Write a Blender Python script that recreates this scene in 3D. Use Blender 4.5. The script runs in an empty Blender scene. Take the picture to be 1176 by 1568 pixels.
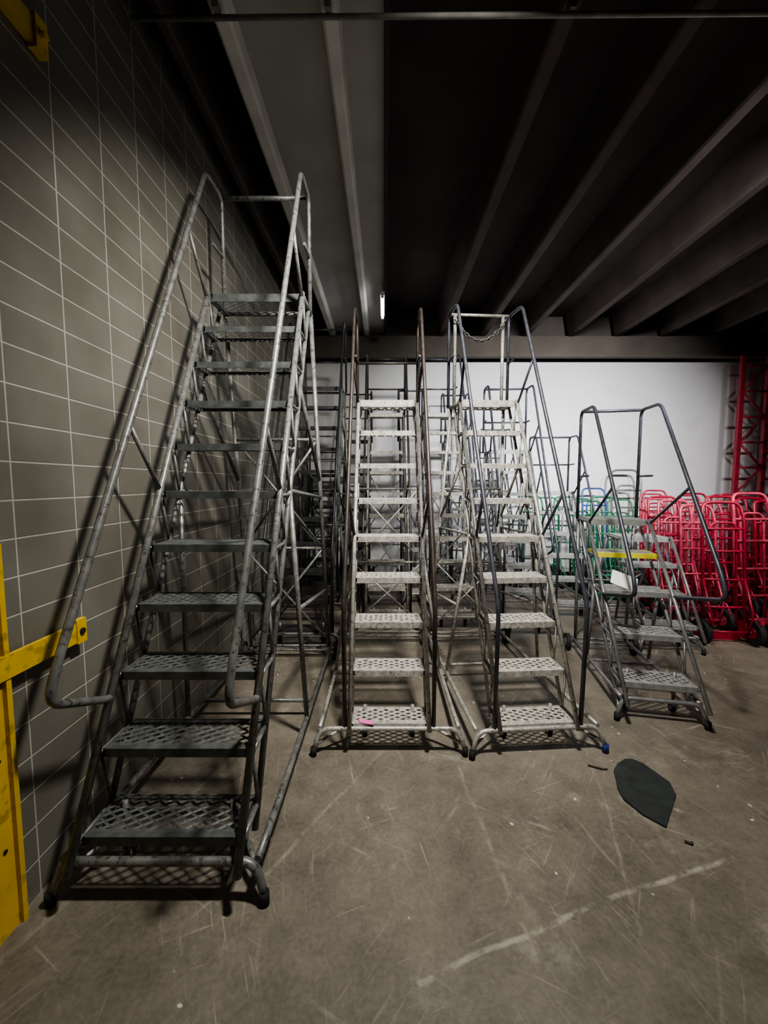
import bpy, math, random
from mathutils import Vector, Matrix
random.seed(7)
scene = bpy.context.scene

# ---------------------------------------------------------------- materials
def new_mat(name):
    m = bpy.data.materials.new(name); m.use_nodes = True
    nt = m.node_tree
    return m, nt, nt.nodes["Principled BSDF"]

def mat(name, col, rough=.5, metal=0.0, var=.25, scale=12., bump=0.0, rust=None):
    m, nt, b = new_mat(name)
    N = nt.nodes; Lk = nt.links
    geo = N.new('ShaderNodeTexCoord')
    nz = N.new('ShaderNodeTexNoise'); nz.inputs['Scale'].default_value = scale
    nz.inputs['Detail'].default_value = 6
    Lk.new(geo.outputs['Object'], nz.inputs['Vector'])
    r = N.new('ShaderNodeValToRGB')
    r.color_ramp.elements[0].position = .3; r.color_ramp.elements[1].position = .7
    r.color_ramp.elements[0].color = [c*(1-var) for c in col]+[1]
    r.color_ramp.elements[1].color = [min(1, c*(1+var)) for c in col]+[1]
    Lk.new(nz.outputs['Fac'], r.inputs['Fac'])
    out = r.outputs['Color']
    if rust:
        n2 = N.new('ShaderNodeTexNoise'); n2.inputs['Scale'].default_value = scale*2.3
        n2.inputs['Detail'].default_value = 8
        Lk.new(geo.outputs['Object'], n2.inputs['Vector'])
        r2 = N.new('ShaderNodeValToRGB')
        r2.color_ramp.elements[0].position = .56; r2.color_ramp.elements[1].position = .66
        Lk.new(n2.outputs['Fac'], r2.inputs['Fac'])
        mx = N.new('ShaderNodeMixRGB'); mx.inputs[2].default_value = (*rust, 1)
        Lk.new(r2.outputs['Color'], mx.inputs[0]); Lk.new(out, mx.inputs[1]); out = mx.outputs[0]
    Lk.new(out, b.inputs['Base Color'])
    b.inputs['Roughness'].default_value = rough
    b.inputs['Metallic'].default_value = metal
    if bump:
        bp = N.new('ShaderNodeBump'); bp.inputs['Strength'].default_value = bump; bp.inputs['Distance'].default_value = .01
        Lk.new(nz.outputs['Fac'], bp.inputs['Height']); Lk.new(bp.outputs['Normal'], b.inputs['Normal'])
    return m

M_steel   = mat('galvanised_steel', (.43,.42,.39), .45, .35, .30, 25, rust=(.19,.165,.13))
M_tread   = mat('steel_mesh_tread', (.47,.455,.42), .52, .2, .30, 30, rust=(.21,.185,.145))
M_rail    = mat('weathered_rail', (.07,.056,.05), .45, .5, .3, 20)
M_railblu = mat('blue_grey_rail', (.085,.088,.11), .42, .5, .3, 20)
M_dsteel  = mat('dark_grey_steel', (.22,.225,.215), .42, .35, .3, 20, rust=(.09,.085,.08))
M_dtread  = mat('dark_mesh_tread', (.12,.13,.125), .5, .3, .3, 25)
M_msteel  = mat('mid_grey_steel', (.27,.27,.275), .4, .5, .25, 22)
M_mtread  = mat('mid_grey_tread', (.34,.35,.34), .5, .3, .25, 25)
M_blksteel= mat('black_steel', (.045,.045,.05), .45, .4, .3, 22)
M_rubber  = mat('black_rubber', (.015,.015,.015), .75, 0, .2, 10)
M_bluet   = mat('blue_tape', (.02,.04,.2), .5)
M_yellow  = mat('yellow_paint', (.78,.52,.03), .5, 0, .10, 9, rust=(.50,.34,.03))
M_yedge   = mat('yellow_edge', (.75,.68,.05), .5)
M_red     = mat('red_paint', (.32,.012,.035), .4, .1, .3, 14)
M_dred    = mat('dark_red_paint', (.17,.012,.024), .4, .1, .3, 14)
M_rack    = mat('rack_red_paint', (.30,.02,.04), .5, .05, .3, 14)
M_pink    = mat('faded_red_paint', (.48,.055,.10), .4, .1, .3, 14)
M_green   = mat('green_paint', (.025,.14,.075), .45, .1, .3, 14)
M_blue    = mat('blue_paint', (.04,.09,.28), .45, .1, .3, 14)
M_black   = mat('black_mat_rubber', (.028,.034,.034), .55, 0, .3, 14, bump=.2)
M_paper   = mat('white_paper', (.9,.9,.9), .7, 0, .03)
M_pinkt   = mat('pink_tape', (.9,.2,.5), .6, 0, .05)
M_chain   = mat('chain_steel', (.16,.15,.14), .4, .7, .1)
M_debris  = mat('debris_dark', (.06,.05,.04), .8)

def floor_mat():
    m, nt, b = new_mat('worn_concrete_floor'); N = nt.nodes; Lk = nt.links
    g = N.new('ShaderNodeNewGeometry')
    def noise(scale, det=6, vec=None, rough=.6):
        n = N.new('ShaderNodeTexNoise'); n.inputs['Scale'].default_value = scale
        n.inputs['Detail'].default_value = det; n.inputs['Roughness'].default_value = rough
        Lk.new(vec or g.outputs['Position'], n.inputs['Vector']); return n.outputs['Fac']
    def ramp(f, p0, p1, c0=(0,0,0), c1=(1,1,1)):
        r = N.new('ShaderNodeValToRGB'); e = r.color_ramp.elements
        e[0].position=p0; e[1].position=p1; e[0].color=(*c0,1); e[1].color=(*c1,1)
        Lk.new(f, r.inputs['Fac']); return r.outputs['Color']
    def mix(fac, a, bcol, bl='MIX'):
        x = N.new('ShaderNodeMixRGB'); x.blend_type = bl
        if isinstance(fac,(int,float)): x.inputs[0].default_value = fac
        else: Lk.new(fac, x.inputs[0])
        Lk.new(a, x.inputs[1])
        if isinstance(bcol, tuple): x.inputs[2].default_value = (*bcol,1)
        else: Lk.new(bcol, x.inputs[2])
        return x.outputs[0]
    def mth(op, a, bb=None):
        x = N.new('ShaderNodeMath'); x.operation = op
        for i,v in enumerate((a,bb)):
            if v is None: continue
            if isinstance(v,(int,float)): x.inputs[i].default_value = v
            else: Lk.new(v, x.inputs[i])
        return x.outputs[0]
    base = ramp(noise(1.1, 8), .34, .64, (.088,.074,.055), (.255,.225,.176))
    base = mix(.45, base, ramp(noise(5, 9,None,.7), .34,.66,(.068,.058,.044),(.29,.258,.208)))
    base = mix(.25, base, ramp(noise(60, 4), .3,.7,(.08,.07,.054),(.30,.272,.225)))
    base = mix(mth('MULTIPLY', ramp(noise(2.7,9,None,.75), .56,.68), .6), base, (.37,.34,.285))
    base = mix(mth('MULTIPLY', ramp(noise(1.9,9,None,.8), .58,.70), .65), base, (.05,.043,.035))
    # scuffs, each set running in its own direction
    for k,(ang,sc,th,st) in enumerate([(-.9,2.2,.60,20),(1.35,1.8,.60,24),(1.05,2.8,.61,28),(.45,2.0,.61,24),(-.35,2.5,.62,22)]):
        mr = N.new('ShaderNodeMapping'); mr.inputs['Rotation'].default_value=(0,0,ang)
        Lk.new(g.outputs['Position'], mr.inputs['Vector'])
        mp = N.new('ShaderNodeMapping'); mp.inputs['Scale'].default_value=(1,st,1)
        mp.inputs['Location'].default_value=(k*3.3,k*1.7,0)
        Lk.new(mr.outputs[0], mp.inputs['Vector'])
        f = noise(sc, 5, mp.outputs[0], .6)
        gate = ramp(noise(1.6+k*.3,3),.45,.6)
        base = mix(mth('MULTIPLY', mth('MULTIPLY', ramp(f, th, th+.08), gate), .5), base, (.46,.42,.36))
    for sc,th in ((3.2,.07),(9.0,.08)):
        v = N.new('ShaderNodeTexVoronoi'); v.inputs['Scale'].default_value=sc
        n = N.new('ShaderNodeTexNoise'); n.inputs['Scale'].default_value=14
        Lk.new(g.outputs['Position'], n.inputs['Vector'])
        ad = N.new('ShaderNodeMixRGB'); ad.inputs[0].default_value=.06
        Lk.new(g.outputs['Position'], ad.inputs[1]); Lk.new(n.outputs['Color'], ad.inputs[2])
        Lk.new(ad.outputs[0], v.inputs['Vector'])
        msk = ramp(v.outputs['Distance'], th*.6, th, (1,1,1),(0,0,0))
        msk = mth('MULTIPLY', msk, ramp(noise(2.1,2),.46,.52))
        base = mix(mth('MULTIPLY', msk,.8), base, (.75,.73,.68))
    wob = mth('MULTIPLY', mth('SUBTRACT', noise(1.3,3), .5), .10)
    for (ax,ay,bx,by,wd,am) in ((.10,1.09,1.41,1.476,.012,.55),(-.5,1.35,-.02,2.1,.012,.25),(.5,1.15,.42,1.9,.012,.22),(.9,1.2,1.2,2.2,.010,.2),(-1.3,1.0,-.4,3.2,.02,.2)):
        dx,dy = bx-ax, by-ay; l = math.hypot(dx,dy); dx/=l; dy/=l
        s = N.new('ShaderNodeVectorMath'); s.operation='SUBTRACT'; s.inputs[1].default_value=(ax,ay,0)
        Lk.new(g.outputs['Position'], s.inputs[0])
        d1 = N.new('ShaderNodeVectorMath'); d1.operation='DOT_PRODUCT'; d1.inputs[1].default_value=(-dy,dx,0)
        d2 = N.new('ShaderNodeVectorMath'); d2.operation='DOT_PRODUCT'; d2.inputs[1].default_value=(dx,dy,0)
        Lk.new(s.outputs[0], d1.inputs[0]); Lk.new(s.outputs[0], d2.inputs[0])
        dd = mth('ABSOLUTE', mth('ADD', d1.outputs['Value'], wob))
        near = ramp(mth('DIVIDE', dd, wd), .35, 1.0, (1,1,1),(0,0,0))
        inr = mth('MULTIPLY', mth('GREATER_THAN', d2.outputs['Value'], 0.), mth('LESS_THAN', d2.outputs['Value'], l+.1))
        msk = mth('MULTIPLY', mth('MULTIPLY', near, inr), ramp(noise(9,7,None,.7),.42,.58))
        base = mix(mth('MULTIPLY', msk, am), base, (.56,.52,.44))
    Lk.new(base, b.inputs['Base Color'])
    b.inputs['Roughness'].default_value=.5
    bp = N.new('ShaderNodeBump'); bp.inputs['Strength'].default_value=.25; bp.inputs['Distance'].default_value=.01
    Lk.new(noise(25,6), bp.inputs['Height']); Lk.new(bp.outputs['Normal'], b.inputs['Normal'])
    return m

def tile_mat():
    m, nt, b = new_mat('painted_block_tile'); N = nt.nodes; Lk = nt.links
    g = N.new('ShaderNodeNewGeometry')
    sp = N.new('ShaderNodeSeparateXYZ'); Lk.new(g.outputs['Position'], sp.inputs[0])
    cb = N.new('ShaderNodeCombineXYZ'); Lk.new(sp.outputs['Y'], cb.inputs['X']); Lk.new(sp.outputs['Z'], cb.inputs['Y'])
    br = N.new('ShaderNodeTexBrick'); br.offset = 0.0; br.squash = 1.0
    br.inputs['Scale'].default_value=1; br.inputs['Brick Width'].default_value=.27
    br.inputs['Row Height'].default_value=.1355; br.inputs['Mortar Size'].default_value=.0040
    br.inputs['Mortar Smooth'].default_value=.5; br.inputs['Bias'].default_value=0
    br.inputs['Color1'].default_value=(.200,.194,.165,1); br.inputs['Color2'].default_value=(.218,.211,.18,1)
    br.inputs['Mortar'].default_value=(.58,.565,.51,1)
    Lk.new(cb.outputs[0], br.inputs['Vector'])
    n = N.new('ShaderNodeTexNoise'); n.inputs['Scale'].default_value=2.2; n.inputs['Detail'].default_value=8
    Lk.new(g.outputs['Position'], n.inputs['Vector'])
    r = N.new('ShaderNodeValToRGB'); r.color_ramp.elements[0].position=.3; r.color_ramp.elements[1].position=.62
    r.color_ramp.elements[0].color=(.65,.63,.60,1); r.color_ramp.elements[1].color=(1,1,1,1)
    Lk.new(n.outputs['Fac'], r.inputs['Fac'])
    mx = N.new('ShaderNodeMixRGB'); mx.blend_type='MULTIPLY'; mx.inputs[0].default_value=1
    Lk.new(br.outputs['Color'], mx.inputs[1]); Lk.new(r.outputs['Color'], mx.inputs[2])
    Lk.new(mx.outputs[0], b.inputs['Base Color'])
    b.inputs['Roughness'].default_value=.45
    bp = N.new('ShaderNodeBump'); bp.inputs['Strength'].default_value=.5; bp.inputs['Distance'].default_value=.004; bp.invert=True
    Lk.new(br.outputs['Fac'], bp.inputs['Height']); Lk.new(bp.outputs['Normal'], b.inputs['Normal'])
    return m

M_floor = floor_mat(); M_tile = tile_mat()
M_white = mat('white_wall_paint', (.74,.745,.75), .7, 0, .05, 1.2, rust=(.70,.70,.69))
M_grey  = mat('grey_wall', (.07,.06,.055), .8, 0, .2, 2)
M_beam  = mat('beam_brown', (.10,.085,.07), .8, 0, .2, 2)
M_ceil_l= mat('ceiling_lit_deck', (.38,.37,.345), .8, 0, .15, 2)  # lit strip of the ceiling, its brightness put into the base colour
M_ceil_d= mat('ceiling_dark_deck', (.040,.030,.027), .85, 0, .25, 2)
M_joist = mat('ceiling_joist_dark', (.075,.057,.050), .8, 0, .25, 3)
M_joistl= mat('ceiling_joist_lit', (.62,.60,.56), .75, 0, .15, 3)  # bright copy of the joist material, light on the joists painted in
M_pipe  = mat('conduit', (.28,.27,.26), .5, .2)

# ---------------------------------------------------------------- mesh builder
class MB:
    def __init__(s): s.v=[]; s.f=[]; s.m=[]; s.sm=[]
    def box(s, c, d, mi=0, R=None):
        o=len(s.v); c=Vector(c)
        for x in (-.5,.5):
            for y in (-.5,.5):
                for z in (-.5,.5):
                    p=Vector((x*d[0],y*d[1],z*d[2]))
                    if R is not None: p=R@p
                    s.v.append(c+p)
        for q in ((0,1,3,2),(4,6,7,5),(0,4,5,1),(2,3,7,6),(0,2,6,4),(1,5,7,3)):
            s.f.append([o+i for i in q]); s.m.append(mi); s.sm.append(False)
    def quad(s, pts, mi=0):
        o=len(s.v); s.v += [Vector(p) for p in pts]; s.f.append(list(range(o,o+len(pts)))); s.m.append(mi); s.sm.append(False)
    def prism(s, prof, y0, y1, mi=0):
        o=len(s.v); n=len(prof)
        s.v += [Vector((x,y0,z)) for x,z in prof]+[Vector((x,y1,z)) for x,z in prof]
        s.f.append([o+i for i in range(n)]); s.f.append([o+n+i for i in range(n)][::-1])
        s.m += [mi,mi]; s.sm += [False,False]
        for i in range(n):
            j=(i+1)%n; s.f.append([o+j,o+i,o+n+i,o+n+j]); s.m.append(mi); s.sm.append(False)
    def tube(s, pts, r, mi=0, seg=8, fil=0.0, closed=False):
        P=[Vector(p) for p in pts]
        if fil>0 and len(P)>2:
            Q=[P[0]]
            for i in range(1,len(P)-1):
                a,b,c=P[i-1],P[i],P[i+1]
                la=(a-b).length; lc=(c-b).length
                t=min(fil,la*.48,lc*.48)
                p0=b+(a-b).normalized()*t; p1=b+(c-b).normalized()*t
                for k in range(6):
                    u=k/5; Q.append(p0*(1-u)**2+b*2*u*(1-u)+p1*u*u)
            Q.append(P[-1]); P=Q
        n=len(P)
        T=[]
        for i in range(n):
            if closed: t=P[(i+1)%n]-P[i-1]
            elif i==0: t=P[1]-P[0]
            elif i==n-1: t=P[-1]-P[-2]
            else: t=(P[i+1]-P[i]).normalized()+(P[i]-P[i-1]).normalized()
            T.append(t.normalized())
        up=Vector((0,0,1)) if abs(T[0].z)<.9 else Vector((1,0,0))
        u=T[0].cross(up).normalized()
        o=len(s.v)
        for i in range(n):
            u=(u-T[i]*u.dot(T[i])).normalized(); w=T[i].cross(u)
            for k in range(seg):
                a=2*math.pi*k/seg
                s.v.append(P[i]+(u*math.cos(a)+w*math.sin(a))*r)
        for i in range(n if closed else n-1):
            j=(i+1)%n
            for k in range(seg):
                l=(k+1)%seg
                s.f.append([o+i*seg+k,o+i*seg+l,o+j*seg+l,o+j*seg+k]); s.m.append(mi); s.sm.append(True)
        if not closed:
            s.f.append([o+k for k in range(seg)][::-1]); s.m.append(mi); s.sm.append(False)
            s.f.append([o+(n-1)*seg+k for k in range(seg)]); s.m.append(mi); s.sm.append(False)
    def wheel(s, c, r, wd, ax=(1,0,0), mt=3, mh=0):
        c=Vector(c); ax=Vector(ax)
        s.tube([c-ax*wd*.5,c-ax*wd*.38,c+ax*wd*.38,c+ax*wd*.5],r,mt,20)
        s.tube([c-ax*wd*.62,c+ax*wd*.62],r*.5,mh,12)
        s.tube([c-ax*wd*.8,c+ax*wd*.8],r*.15,mh,8)
    def tread(s, y0, z, w, depth, mi=1, lipm=1, lip=.035):
        x0=-w/2
        s.box((0,y0+.003,z-lip/2),(w,.006,lip),lipm)
        s.box((0,y0+.012,z-.002),(w,.022,.005),lipm)
        s.box((0,y0+depth-.003,z-.012),(w,.006,.024),lipm)
        for sx in (-1,1): s.box((sx*(w/2-.004),y0+depth/2,z-.014),(.008,depth,.03),lipm)
        nr=max(4,int(depth/.021)); nc=max(6,int(w/.032))
        dy=(depth-.026)/nr; dx=w/nc; hw=.0050
        for i in range(nr+1):
            yy=y0+.022+i*dy
            prev=None
            for k in range(nc+1):
                a=(1 if (k+i)%2 else -1)*dy*.5
                if i==0: a=abs(a)
                if i==nr: a=-abs(a)
                cur=(x0+k*dx, yy+a)
                if prev:
                    s.quad([(prev[0],prev[1]-hw,z-.004),(cur[0],cur[1]-hw,z-.004),(cur[0],cur[1]+hw,z-.001),(prev[0],prev[1]+hw,z-.001)],mi)
                prev=cur
    def obj(s, name, mats, loc=(0,0,0), yaw=0, share=None):
        me=bpy.data.meshes.new(name)
        me.from_pydata([tuple(v) for v in s.v],[],s.f)
        for m in mats: me.materials.append(m)
        me.polygons.foreach_set('material_index', s.m)
        me.polygons.foreach_set('use_smooth', s.sm)
        me.update()
        o=bpy.data.objects.new(name, me); scene.collection.objects.link(o)
        o.location=loc; o.rotation_euler=(0,0,yaw)
        return o

def lerp(a,b,t): return tuple(a[i]*(1-t)+b[i]*t for i in range(3))

# ---------------------------------------------------------------- rolling ladder
def make_ladder(loc, yaw, n, z0=.17, rise=.254, run=.122, w=.42, bw=.80, L=None, pd=.28, td=.17,
                rails='drop', rail_h=.72, shift=.35, rail_bot=None, rail_top=None, guard='bar', tr=.0135,
                mats=None, yellow_step=None, chain=False, blue_foot=False, wheel_r=.075, rear_brace=True, ro=.04, back_z=0.0):
    b=MB()
    mats=list(mats or (M_steel,M_tread,M_rail))+[M_rubber,M_yedge,M_chain,M_bluet]
    zt=z0+(n-1)*rise; yt=(n-1)*run
    if L is None: L=yt+pd+.32
    ys=lambda z: run*(z-z0)/rise
    yr=lambda z: ys(z)-shift
    rx=w/2+ro
    for i in range(n):
        top=(i==n-1)
        b.tread(i*run, z0+i*rise, w, pd if top else td, 1, 4 if yellow_step==i else 1, .05 if top else .036)
    for sg in (-1,1):
        sx=sg*(w/2+tr)
        b.tube([(sx,ys(.135)-.01,.135),(sx,yt-.01,zt+.0)],tr,0)
        b.tube([(sx,ys(.135)+td*.92,.135),(sx,yt+td*.92,zt-.01)],tr*.85,0)
        for i in range(n):
            z=z0+i*rise
            b.tube([(sx,i*run,z-.02),(sx,i*run+td*.92,z-.02)],tr*.6,0,6)
            if i<n-1:
                b.tube([(sx,i*run+td*.9,z-.01),(sx,(i+1)*run+.01,z+rise-.03)],tr*.5,0,6)
        b.tube([(sx,yt,zt-.02),(sx,yt+pd,zt-.02)],tr,0)
        bx=sg*(bw/2-.02)
        b.tube([(bx,0,.145),(bx,.25,.13),(bx,L,.10)],tr,0,8,.1)
        bt=(sg*(bw/2-.04),L-.04,.11); tp=(sx,yt+pd-.01,zt-.02)
        b.tube([tp,bt],tr,0)
        zm=z0+rise*(n-1)*.5; ym=ys(zm)+td*.92
        b.tube([(sx,ym,zm),(bx,ym+.10,.12)],tr*.9,0)
        if n>=7:
            zm2=z0+rise*(n-1)*.75
            b.tube([(sx,ys(zm2)+td*.92,zm2),lerp(tp,bt,.45)],tr*.8,0)
            b.tube([(sx,ym,zm),lerp(tp,bt,.5)],tr*.8,0)
            b.tube([lerp((sx,ym,zm),(bx,ym+.1,.12),.5),lerp(tp,bt,.8)],tr*.8,0)
        b.tube([(sg*(bw/2+.012),-.03,0),(sg*(bw/2+.012),-.03,.05)],.018,6 if (blue_foot and sg>0) else 3,10)
        b.wheel((sg*(bw/2+.03),L-.05,wheel_r),wheel_r,.032)
        b.tube([(bx,L-.05,.105),(sg*(bw/2+.03),L-.05,wheel_r)],.011,0,6)
        cx=sg*(w/2-.07)
        b.wheel((cx,.15,.032),.032,.022)
        b.tube([(cx+.018,.15,.032),(cx+.018,.14,.085),(cx-.018,.14,.085),(cx-.018,.15,.032)],.005,0,6)
        b.tube([(cx,.14,.08),(cx,.14,z0+.03)],.011,0,8)
        if rails:
            X=sg*rx
            rb=rail_bot or (yr(.86),.86); zt2=zt+rail_h; rtp=rail_top or (yr(zt2),zt2)
            yend=yt+pd-.02
            back=[(X,rtp[0],rtp[1]),(X,max(yend,rtp[0]+.12),rtp[1]+.01+back_z),(X,yend,zt-.02)]
            if rails=='drop':
                b.tube([(X,.0,.145),(X,rb[0],rb[1])]+back,tr*.95,2,8,.07)
                b.tube([(X,.0,.145),(sx,.0,.145)],tr*.8,0)
            else:
                zz=rb[1]-.20
                b.tube([(sx,ys(zz)-.005,zz),(X,ys(zz)-.035,zz+.005),(X,rb[0]-.03,rb[1]-.06),(X,rb[0]+.02,rb[1]+.06)]+back,tr*.95,2,8,.07)
            fr=[.5,.98] if n>=7 else [.97]
            for q in fr:
                z=z0+(zt-z0)*q
                u2=(z+.30-rb[1])/(rtp[1]-rb[1]); y2=rb[0]+(rtp[0]-rb[0])*min(1,u2)
                b.tube([(sx,ys(z),z),(X,y2,min(z+.30,rtp[1]))],tr*.7,2,6)
            if guard:
                b.tube([(X,rtp[0]+.08,zt+.36),(X,yend,zt+.36)],tr*.7,2,6)
    if rails and guard:
        yend=yt+pd-.02; ztp=(rail_top or (0,zt+rail_h))[1]+.01+back_z
        if guard!='open': b.tube([(-rx,yend,ztp),(rx,yend,ztp)],tr*.95,0 if chain else 2)
        if guard in ('bars','open'): b.tube([(-rx,yend,zt+.36),(rx,yend,zt+.36)],tr*.8,2)
        if chain:
            b.tube([(-w/2+.01,yend,zt),(-w/2+.01,yend,ztp)],tr*1.05,0); b.tube([(w/2-.01,yend,zt),(w/2-.01,yend,ztp)],tr*1.05,0)
            NL=18
            for k in range(NL):
                u=(k+.5)/NL; x=(u*2-1)*rx*.88; sag=.19*(1-(2*u-1)**2)
                z=ztp-.03-sag; dz=.19*4*(2*u-1)/(rx*2*.88)
                t=Vector((1,0,dz)).normalized(); up=Vector((0,1,0)) if k%2 else t.cross(Vector((0,1,0)))
                c=Vector((x,yend-.035,z)); pts=[]
                for a in range(10):
                    an=a/10*2*math.pi; pts.append(c+t*math.cos(an)*.022+up*math.sin(an)*.012)
                b.tube(pts,.0048,5,5,0,True)
    b.tube([(-bw/2-.012,-.03,.03),(-bw/2+.025,-.005,.145),(bw/2-.025,-.005,.145),(bw/2+.012,-.03,.03)],tr,0,8,.06)
    b.tube([(-bw/2,-.02,.06),(-w/2,.10,.12)],tr*.7,0,6); b.tube([(bw/2,-.02,.06),(w/2,.10,.12)],tr*.7,0,6)
    b.tube([(-bw/2-.02,L-.05,wheel_r),(bw/2+.02,L-.05,wheel_r)],.010,0,6)
    A=lambda sg,t: lerp((sg*(w/2+tr),yt+pd-.01,zt-.02),(sg*(bw/2-.04),L-.04,.11),t)
    for t in ((0,.33,.66,1) if n>=7 else (0,.5,1)): b.tube([A(-1,t),A(1,t)],tr*.8,0,6)
    segs=[(.33,.66),(.66,.98)] if n>=7 else [(.5,.98)]
    if rear_brace:
        for a,c in segs:
            b.tube([A(-1,a),A(1,c)],tr*.6,0,6); b.tube([A(1,a),A(-1,c)],tr*.6,0,6)
    b.tube([(-bw/2+.02,L*.55,.115),(bw/2-.02,L*.55,.115)],tr*.8,0,6)
    return b.obj('rolling_ladder', mats, (loc[0],loc[1],0), yaw)

DARK=(M_dsteel,M_dtread,M_dsteel); MID=(M_msteel,M_mtread,M_railblu); PALE=(M_steel,M_tread,M_rail); BLK=(M_blksteel,M_blksteel,M_blksteel)  # ladder material sets, grouped by the steel's own tone
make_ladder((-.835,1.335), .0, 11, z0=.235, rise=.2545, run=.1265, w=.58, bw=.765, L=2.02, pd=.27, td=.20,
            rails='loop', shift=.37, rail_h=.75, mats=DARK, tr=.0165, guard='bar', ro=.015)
make_ladder((.03,2.11), .0, 9, w=.43, bw=.84, mats=PALE, guard='open', rail_h=.70, run=.121)
make_ladder((.885,2.11), .07, 9, w=.43, bw=.76, mats=(M_steel,M_tread,M_railblu), chain=True, blue_foot=True, run=.121, rail_h=.72, back_z=.02)
make_ladder((1.79,2.39), -.19, 5, z0=.25, rise=.25, run=.20, w=.43, bw=.50, L=1.12, pd=.27, td=.20, rails='loop',
            rail_bot=(-.13,.93), rail_top=(.72,2.17), mats=(M_msteel,M_mtread,M_railblu), yellow_step=3, tr=.014, ro=.025)
# ladders standing behind
make_ladder((-.80,3.50), .0, 11, w=.56, bw=.78, mats=(M_dsteel,M_blksteel,M_blksteel), rail_h=.75, guard='bars')
make_ladder((.03,3.95), .0, 10, w=.42, bw=.62, mats=PALE, rail_h=.74, guard='bars')
make_ladder((.76,3.95), .03, 10, w=.40, bw=.60, mats=(M_steel,M_tread,M_railblu), rail_h=.74, guard='bars')
make_ladder((1.46,3.78), -.05, 8, w=.44, bw=.64, mats=MID, rail_h=.76, guard='bars')
make_ladder((2.16,4.30), -.1, 6, w=.44, bw=.60, mats=MID, rails='loop', rail_h=.72, guard='bars', run=.15, shift=.45)
make_ladder((2.62,3.42), -.1, 4, z0=.25, rise=.25, run=.16, w=.46, bw=.52, mats=(M_msteel,M_mtread,M_msteel), rails=None)
make_ladder((-.40,4.95), .0, 9, w=.34, bw=.38, mats=BLK, rail_h=.72, guard='bars', run=.115)
make_ladder((.395,4.80), .0, 9, w=.28, bw=.30, mats=MID, rail_h=.72, guard='bars', run=.115, pd=.2)
make_ladder((1.10,5.10), .0, 9, w=.30, bw=.34, mats=MID, rail_h=.72, guard='bars', run=.115, pd=.2)
make_ladder((1.80,5.55), .0, 7, w=.34, bw=.40, mats=MID, rail_h=.72, guard='bars', run=.115, pd=.2, L=1.0)
make_ladder((-.98,5.50), .0, 7, w=.40, bw=.46, mats=BLK, rail_h=.72, guard='bars', run=.115, pd=.2, L=1.0)

# ---------------------------------------------------------------- hand trucks
def truck_mesh():
    b=MB(); r=.0145
    b.tube([(-.19,.10,.14),(-.19,-.0,1.22),(-.17,-.05,1.38),(.17,-.05,1.38),(.19,-.0,1.22),(.19,.10,.14)],r,0,8,.12)
    b.tube([(-.12,.09,.16),(-.12,.0,1.18),(.12,.0,1.18),(.12,.09,.16)],r*.8,0,8,.08)
    for z in (.35,.62,.90,1.12):
        y=.10*(1-(z-.14)/1.08)
        b.tube([(-.19,y,z),(-.1,y+.02,z),(.1,y+.02,z),(.19,y,z)],r*.85,0,8,.05)
    b.box((0,.04,.03),(.40,.008,.12),0); b.box((0,-.05,.018),(.40,.17,.008),0)
    for s in (-1,1):
        b.box((s*.19,.07,.12),(.02,.10,.16),0)
        b.wheel((s*.235,.15,.12),.12,.05,mh=0,mt=1)
        b.tube([(s*.19,.06,.62),(s*.19,.19,.30),(s*.19,.15,.12)],r*.8,0,6,.06)
        b.tube([(s*.19,.09,.20),(s*.21,.18,.34),(s*.21,.26,.22)],r*.7,0,6,.05)
    b.tube([(-.25,.15,.12),(.25,.15,.12)],.011,0,8)
    me=b.obj('tmp',[M_red,M_rubber]); d=me.data; bpy.data.objects.remove(me); return d
base=truck_mesh()
meshes={}
for nm,m in (('red',M_red),('dred',M_dred),('pink',M_pink),('green',M_green),('blue',M_blue),('grey',M_msteel)):
    d=base.copy(); d.name='hand_truck_'+nm; d.materials[0]=m; meshes[nm]=d
def truck(x,y,yaw,c,s=1.0):
    o=bpy.data.objects.new('hand_truck',meshes[c]); scene.collection.objects.link(o)
    o.location=(x,y,0); o.rotation_euler=(0,0,yaw+math.pi); o.scale=(s,s,s)
rowx=[(3.62,[3.88]),(3.76,[3.33]),(4.10,[3.35,3.92,4.45]),(4.50,[3.42,3.98,4.54,5.1]),(4.88,[3.56,4.12,4.68,5.20]),(5.26,[3.80,4.36,4.92]),
      (5.62,[3.98,4.55,5.11]),(5.98,[4.20,4.76,5.28]),(6.30,[4.46,5.02])]
for y,xs in rowx:
    for x in xs:
        c=random.choice(['pink','pink','red']) if x/y<.86 else random.choice(['red','red','dred','pink'])
        truck(x,y+random.uniform(-.02,.02),random.uniform(-.12,.12),c,random.uniform(.92,1.05))
for x,y in ((2.92,5.05),(2.92,5.42),(3.48,5.64),(2.45,5.78),(3.0,5.82),(2.95,6.22),(2.38,6.2)): truck(x,y,random.uniform(-.1,.1),'green',random.uniform(.93,1.0))
truck(3.45,6.30,.05,'blue',1.06); truck(4.0,6.36,0,'grey',1.28)

for k,(x,y,yw) in enumerate(((5.86,6.2,.05),(5.88,5.62,.12),(5.90,5.05,.2),(6.5,6.2,-.1))):
    b=MB(); H=3.55
    for s in (-1,1):
        b.box((s*.22,0,H/2),(.07,.05,H),0); b.box((s*.22,-.01,.004),(.12,.12,.008),0)
    z=.2; j=0
    while z<H-.1:
        b.tube([(-.20,0,z),(.20,0,z)],.020,0,6)
        if z+.42<H: b.tube([(-.20*(1 if j%2 else -1),0,z),(.20*(1 if j%2 else -1),0,z+.40)],.017,0,6)
        z+=.40; j+=1
    b.obj('storage_rack_upright',[M_rack],(x,y,0),yw)

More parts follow.
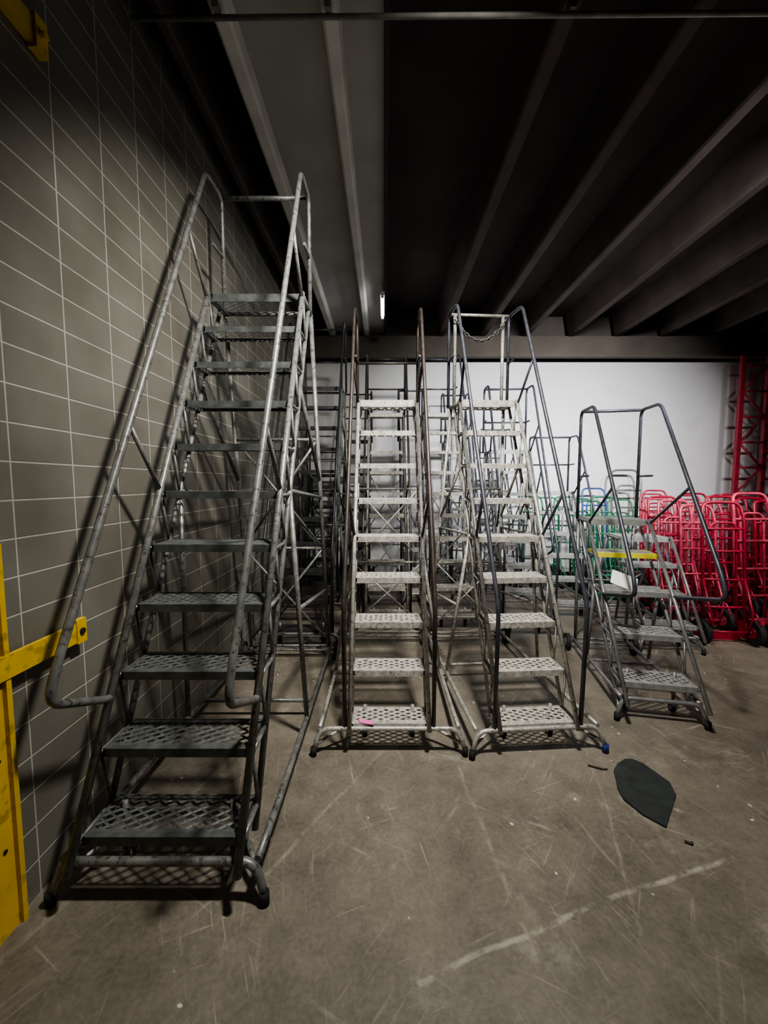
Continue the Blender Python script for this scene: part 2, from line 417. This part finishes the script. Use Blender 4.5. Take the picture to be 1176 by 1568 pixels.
# ---------------------------------------------------------------- room
def slab(name,c,d,m):
    b=MB(); b.box((0,0,0),d,0); return b.obj(name,[m],c)
X0,X1,Y0,Y1,ZC=-1.305,7.2,-3.5,6.65,4.30
slab('floor',((X0+X1)/2,(Y0+Y1)/2,-.05),(X1-X0+.4,Y1-Y0+.4,.1),M_floor)
slab('wall_left',(X0-.1,(Y0+Y1)/2,ZC/2),(.2,Y1-Y0+.4,ZC),M_tile)
slab('wall_back',((X0+X1)/2,Y1+.1,ZC/2),(X1-X0,.2,ZC),M_white)
slab('wall_right',(X1+.1,(Y0+Y1)/2,ZC/2),(.2,Y1-Y0+.4,ZC),M_grey)
slab('wall_front',((X0+X1)/2,Y0-.1,ZC/2),(X1-X0,.2,ZC),M_grey)
YM=(Y0+Y1)/2; YL=Y1-Y0+.4
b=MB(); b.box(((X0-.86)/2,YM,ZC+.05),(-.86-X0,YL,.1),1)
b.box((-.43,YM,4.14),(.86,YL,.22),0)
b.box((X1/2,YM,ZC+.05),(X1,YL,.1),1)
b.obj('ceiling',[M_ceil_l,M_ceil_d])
def joist(x,m,wb=.09,wt=.16,zt=4.30,zb=3.955):
    b=MB(); b.prism([(-wb/2,zb),(-wb/2+.015,zb-.012),(wb/2-.015,zb-.012),(wb/2,zb),(wt/2,zt),(-wt/2,zt)],Y0+.05,Y1-.2,0)
    b.obj('ceiling_joist',[m],(x,0,0))
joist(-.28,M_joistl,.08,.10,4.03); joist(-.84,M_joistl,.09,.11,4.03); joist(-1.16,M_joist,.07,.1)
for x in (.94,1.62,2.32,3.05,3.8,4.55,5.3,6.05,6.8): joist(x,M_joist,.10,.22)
b=MB(); b.box((0,0,0),(.03,Y1-Y0-.2,.30),0); b.obj('trim_1',[M_ceil_d],(.018,YM-.1,4.14))
b=MB(); b.box((0,0,0),(X1-X0,.16,.36),0); b.box((0,-.05,-.17),(X1-X0,.26,.02),0); b.box((0,.04,.33),(X1-X0,.06,.38),1)
b.obj('ceiling_beam',[M_beam,M_grey],((X0+X1)/2,Y1-.09,3.77))
b=MB(); b.tube([(X0+.02,2.13,3.90),(X1-.02,2.07,3.90)],.012,0)
for x in (-.84,-.28,.94,2.32,3.8,5.3): b.box((x,2.11,3.923),(.03,.05,.035),0)
b.obj('conduit_pipe',[M_pipe])
me,nt,bs=new_mat('tube_glow'); bs.inputs['Emission Color'].default_value=(.93,.97,1,1); bs.inputs['Emission Strength'].default_value=30
b=MB(); b.box((0,0,.03),(.05,.66,.03),0); b.tube([(0,-.30,0),(0,.30,0)],.013,1,10)
for y in (-.31,.31): b.box((0,y,0),(.035,.02,.045),0)
b.tube([(0,-.25,.04),(0,-.25,.17)],.005,0,6); b.tube([(0,.25,.04),(0,.25,.17)],.005,0,6)
b.obj('fluorescent_light',[M_pipe,me],(-.02,5.25,3.86))

# yellow guard on left wall
b=MB()
b.box((.008,-.06,.675),(.016,.22,1.35),0); b.box((.022,.04,.675),(.02,.018,1.35),0)
b.box((.028,.11,.93),(.016,.50,.08),0)
b.box((.030,.35,.935),(.022,.05,.10),0); b.tube([(.03,.35,.935),(.048,.35,.935)],.013,1,8)
for z in (.3,.62): b.tube([(.016,.0,z),(.020,.0,z)],.007,1,8)
b.obj('yellow_door_guard',[M_yellow,M_rubber],(X0+.001,1.215,0))
b=MB(); b.box((.014,0,0),(.028,.62,.09),0); b.box((.02,.30,0),(.036,.05,.12),0); b.tube([(.03,.30,0),(.055,.30,0)],.014,0,6)
b.obj('yellow_wall_bracket',[M_yellow],(X0+.001,1.25,3.20))

pts=[(1.212,1.897),(1.235,1.955),(1.286,2.005),(1.35,2.04),(1.39,2.04),(1.428,2.005),(1.475,1.874),(1.447,1.792),(1.269,1.616),(1.209,1.68),(1.173,1.77),(1.185,1.84)]
b=MB(); n=len(pts)
b.v=[Vector((x,y,.012)) for x,y in pts]+[Vector((x,y,.0005)) for x,y in pts]
b.f=[list(range(n))[::-1],list(range(n,2*n))]+[[i,(i+1)%n,n+(i+1)%n,n+i] for i in range(n)]
b.m=[0]*len(b.f); b.sm=[False]*len(b.f)
b.obj('rubber_mat_scrap',[M_black])
# sheet of paper hooked over the step edge / handrail end of the short ladder
b=MB(); b.box((0,0,0),(.165,.002,.12),0,Matrix.Rotation(-.8,3,'X')@Matrix.Rotation(.5,3,'Y'))
b.obj('paper_sign',[M_paper],(1.665,2.62,.875))
b=MB(); b.box((0,0,0),(.085,.03,.004),0,Matrix.Rotation(-.2,3,'Z')); b.box((-.03,.012,.003),(.03,.03,.004),0,Matrix.Rotation(.5,3,'Z'))
b.obj('pink_tape',[M_pinkt],(-.10,2.12,.174))
b=MB(); b.tube([(0,0,.006),(.06,-.03,.007)],.005,0,6); b.tube([(.06,-.03,.006),(.09,-.03,.006)],.004,0,6)
b.obj('broken_stick',[M_debris],(1.12,2.0,0))
b=MB(); b.tube([(0,0,.006),(.02,-.013,.007),(.027,-.007,.006)],.006,0,6)
b.obj('debris_chip',[M_debris],(1.30,1.55,0))

# ---------------------------------------------------------------- lights
def area(name,loc,target,size,power,col=(1,1,1),spread=180):
    l=bpy.data.lights.new(name,'AREA'); l.shape='RECTANGLE'; l.size,l.size_y=size; l.energy=power; l.color=col
    l.spread=math.radians(spread)
    o=bpy.data.objects.new(name,l); scene.collection.objects.link(o); o.location=loc
    o.rotation_euler=(Vector(target)-Vector(loc)).to_track_quat('-Z','Y').to_euler()
area('added_wall_fill',(.50,1.25,3.82),(.15,3.5,.8),(.30,.2),96,(1,.96,.885),118)
area('added_wall_fill',(2.6,1.3,3.75),(2.7,6.6,1.9),(.6,.2),84,(.98,.98,1),68)  # added out-of-view light to brighten the back wall, stands for no fixture
area('added_wall_fill',(4.2,1.3,3.75),(4.1,4.9,.7),(.5,.3),34,(1,.96,.93),84)  # extra unseen light put in for the hand trucks
w=bpy.data.worlds.new('world'); scene.world=w; w.use_nodes=True
w.node_tree.nodes['Background'].inputs[0].default_value=(.02,.02,.022,1)
try:
    scene.view_settings.view_transform='AgX'
    scene.view_settings.look='AgX - Medium High Contrast'
except Exception as e: print(e)

cam=bpy.data.cameras.new('camera'); co=bpy.data.objects.new('camera',cam); scene.collection.objects.link(co)
cam.sensor_fit='HORIZONTAL'; cam.sensor_width=36; cam.lens=18; cam.clip_start=.02
co.location=(0,0,1.55); co.rotation_euler=(math.radians(90-4.3),0,0)
scene.camera=co
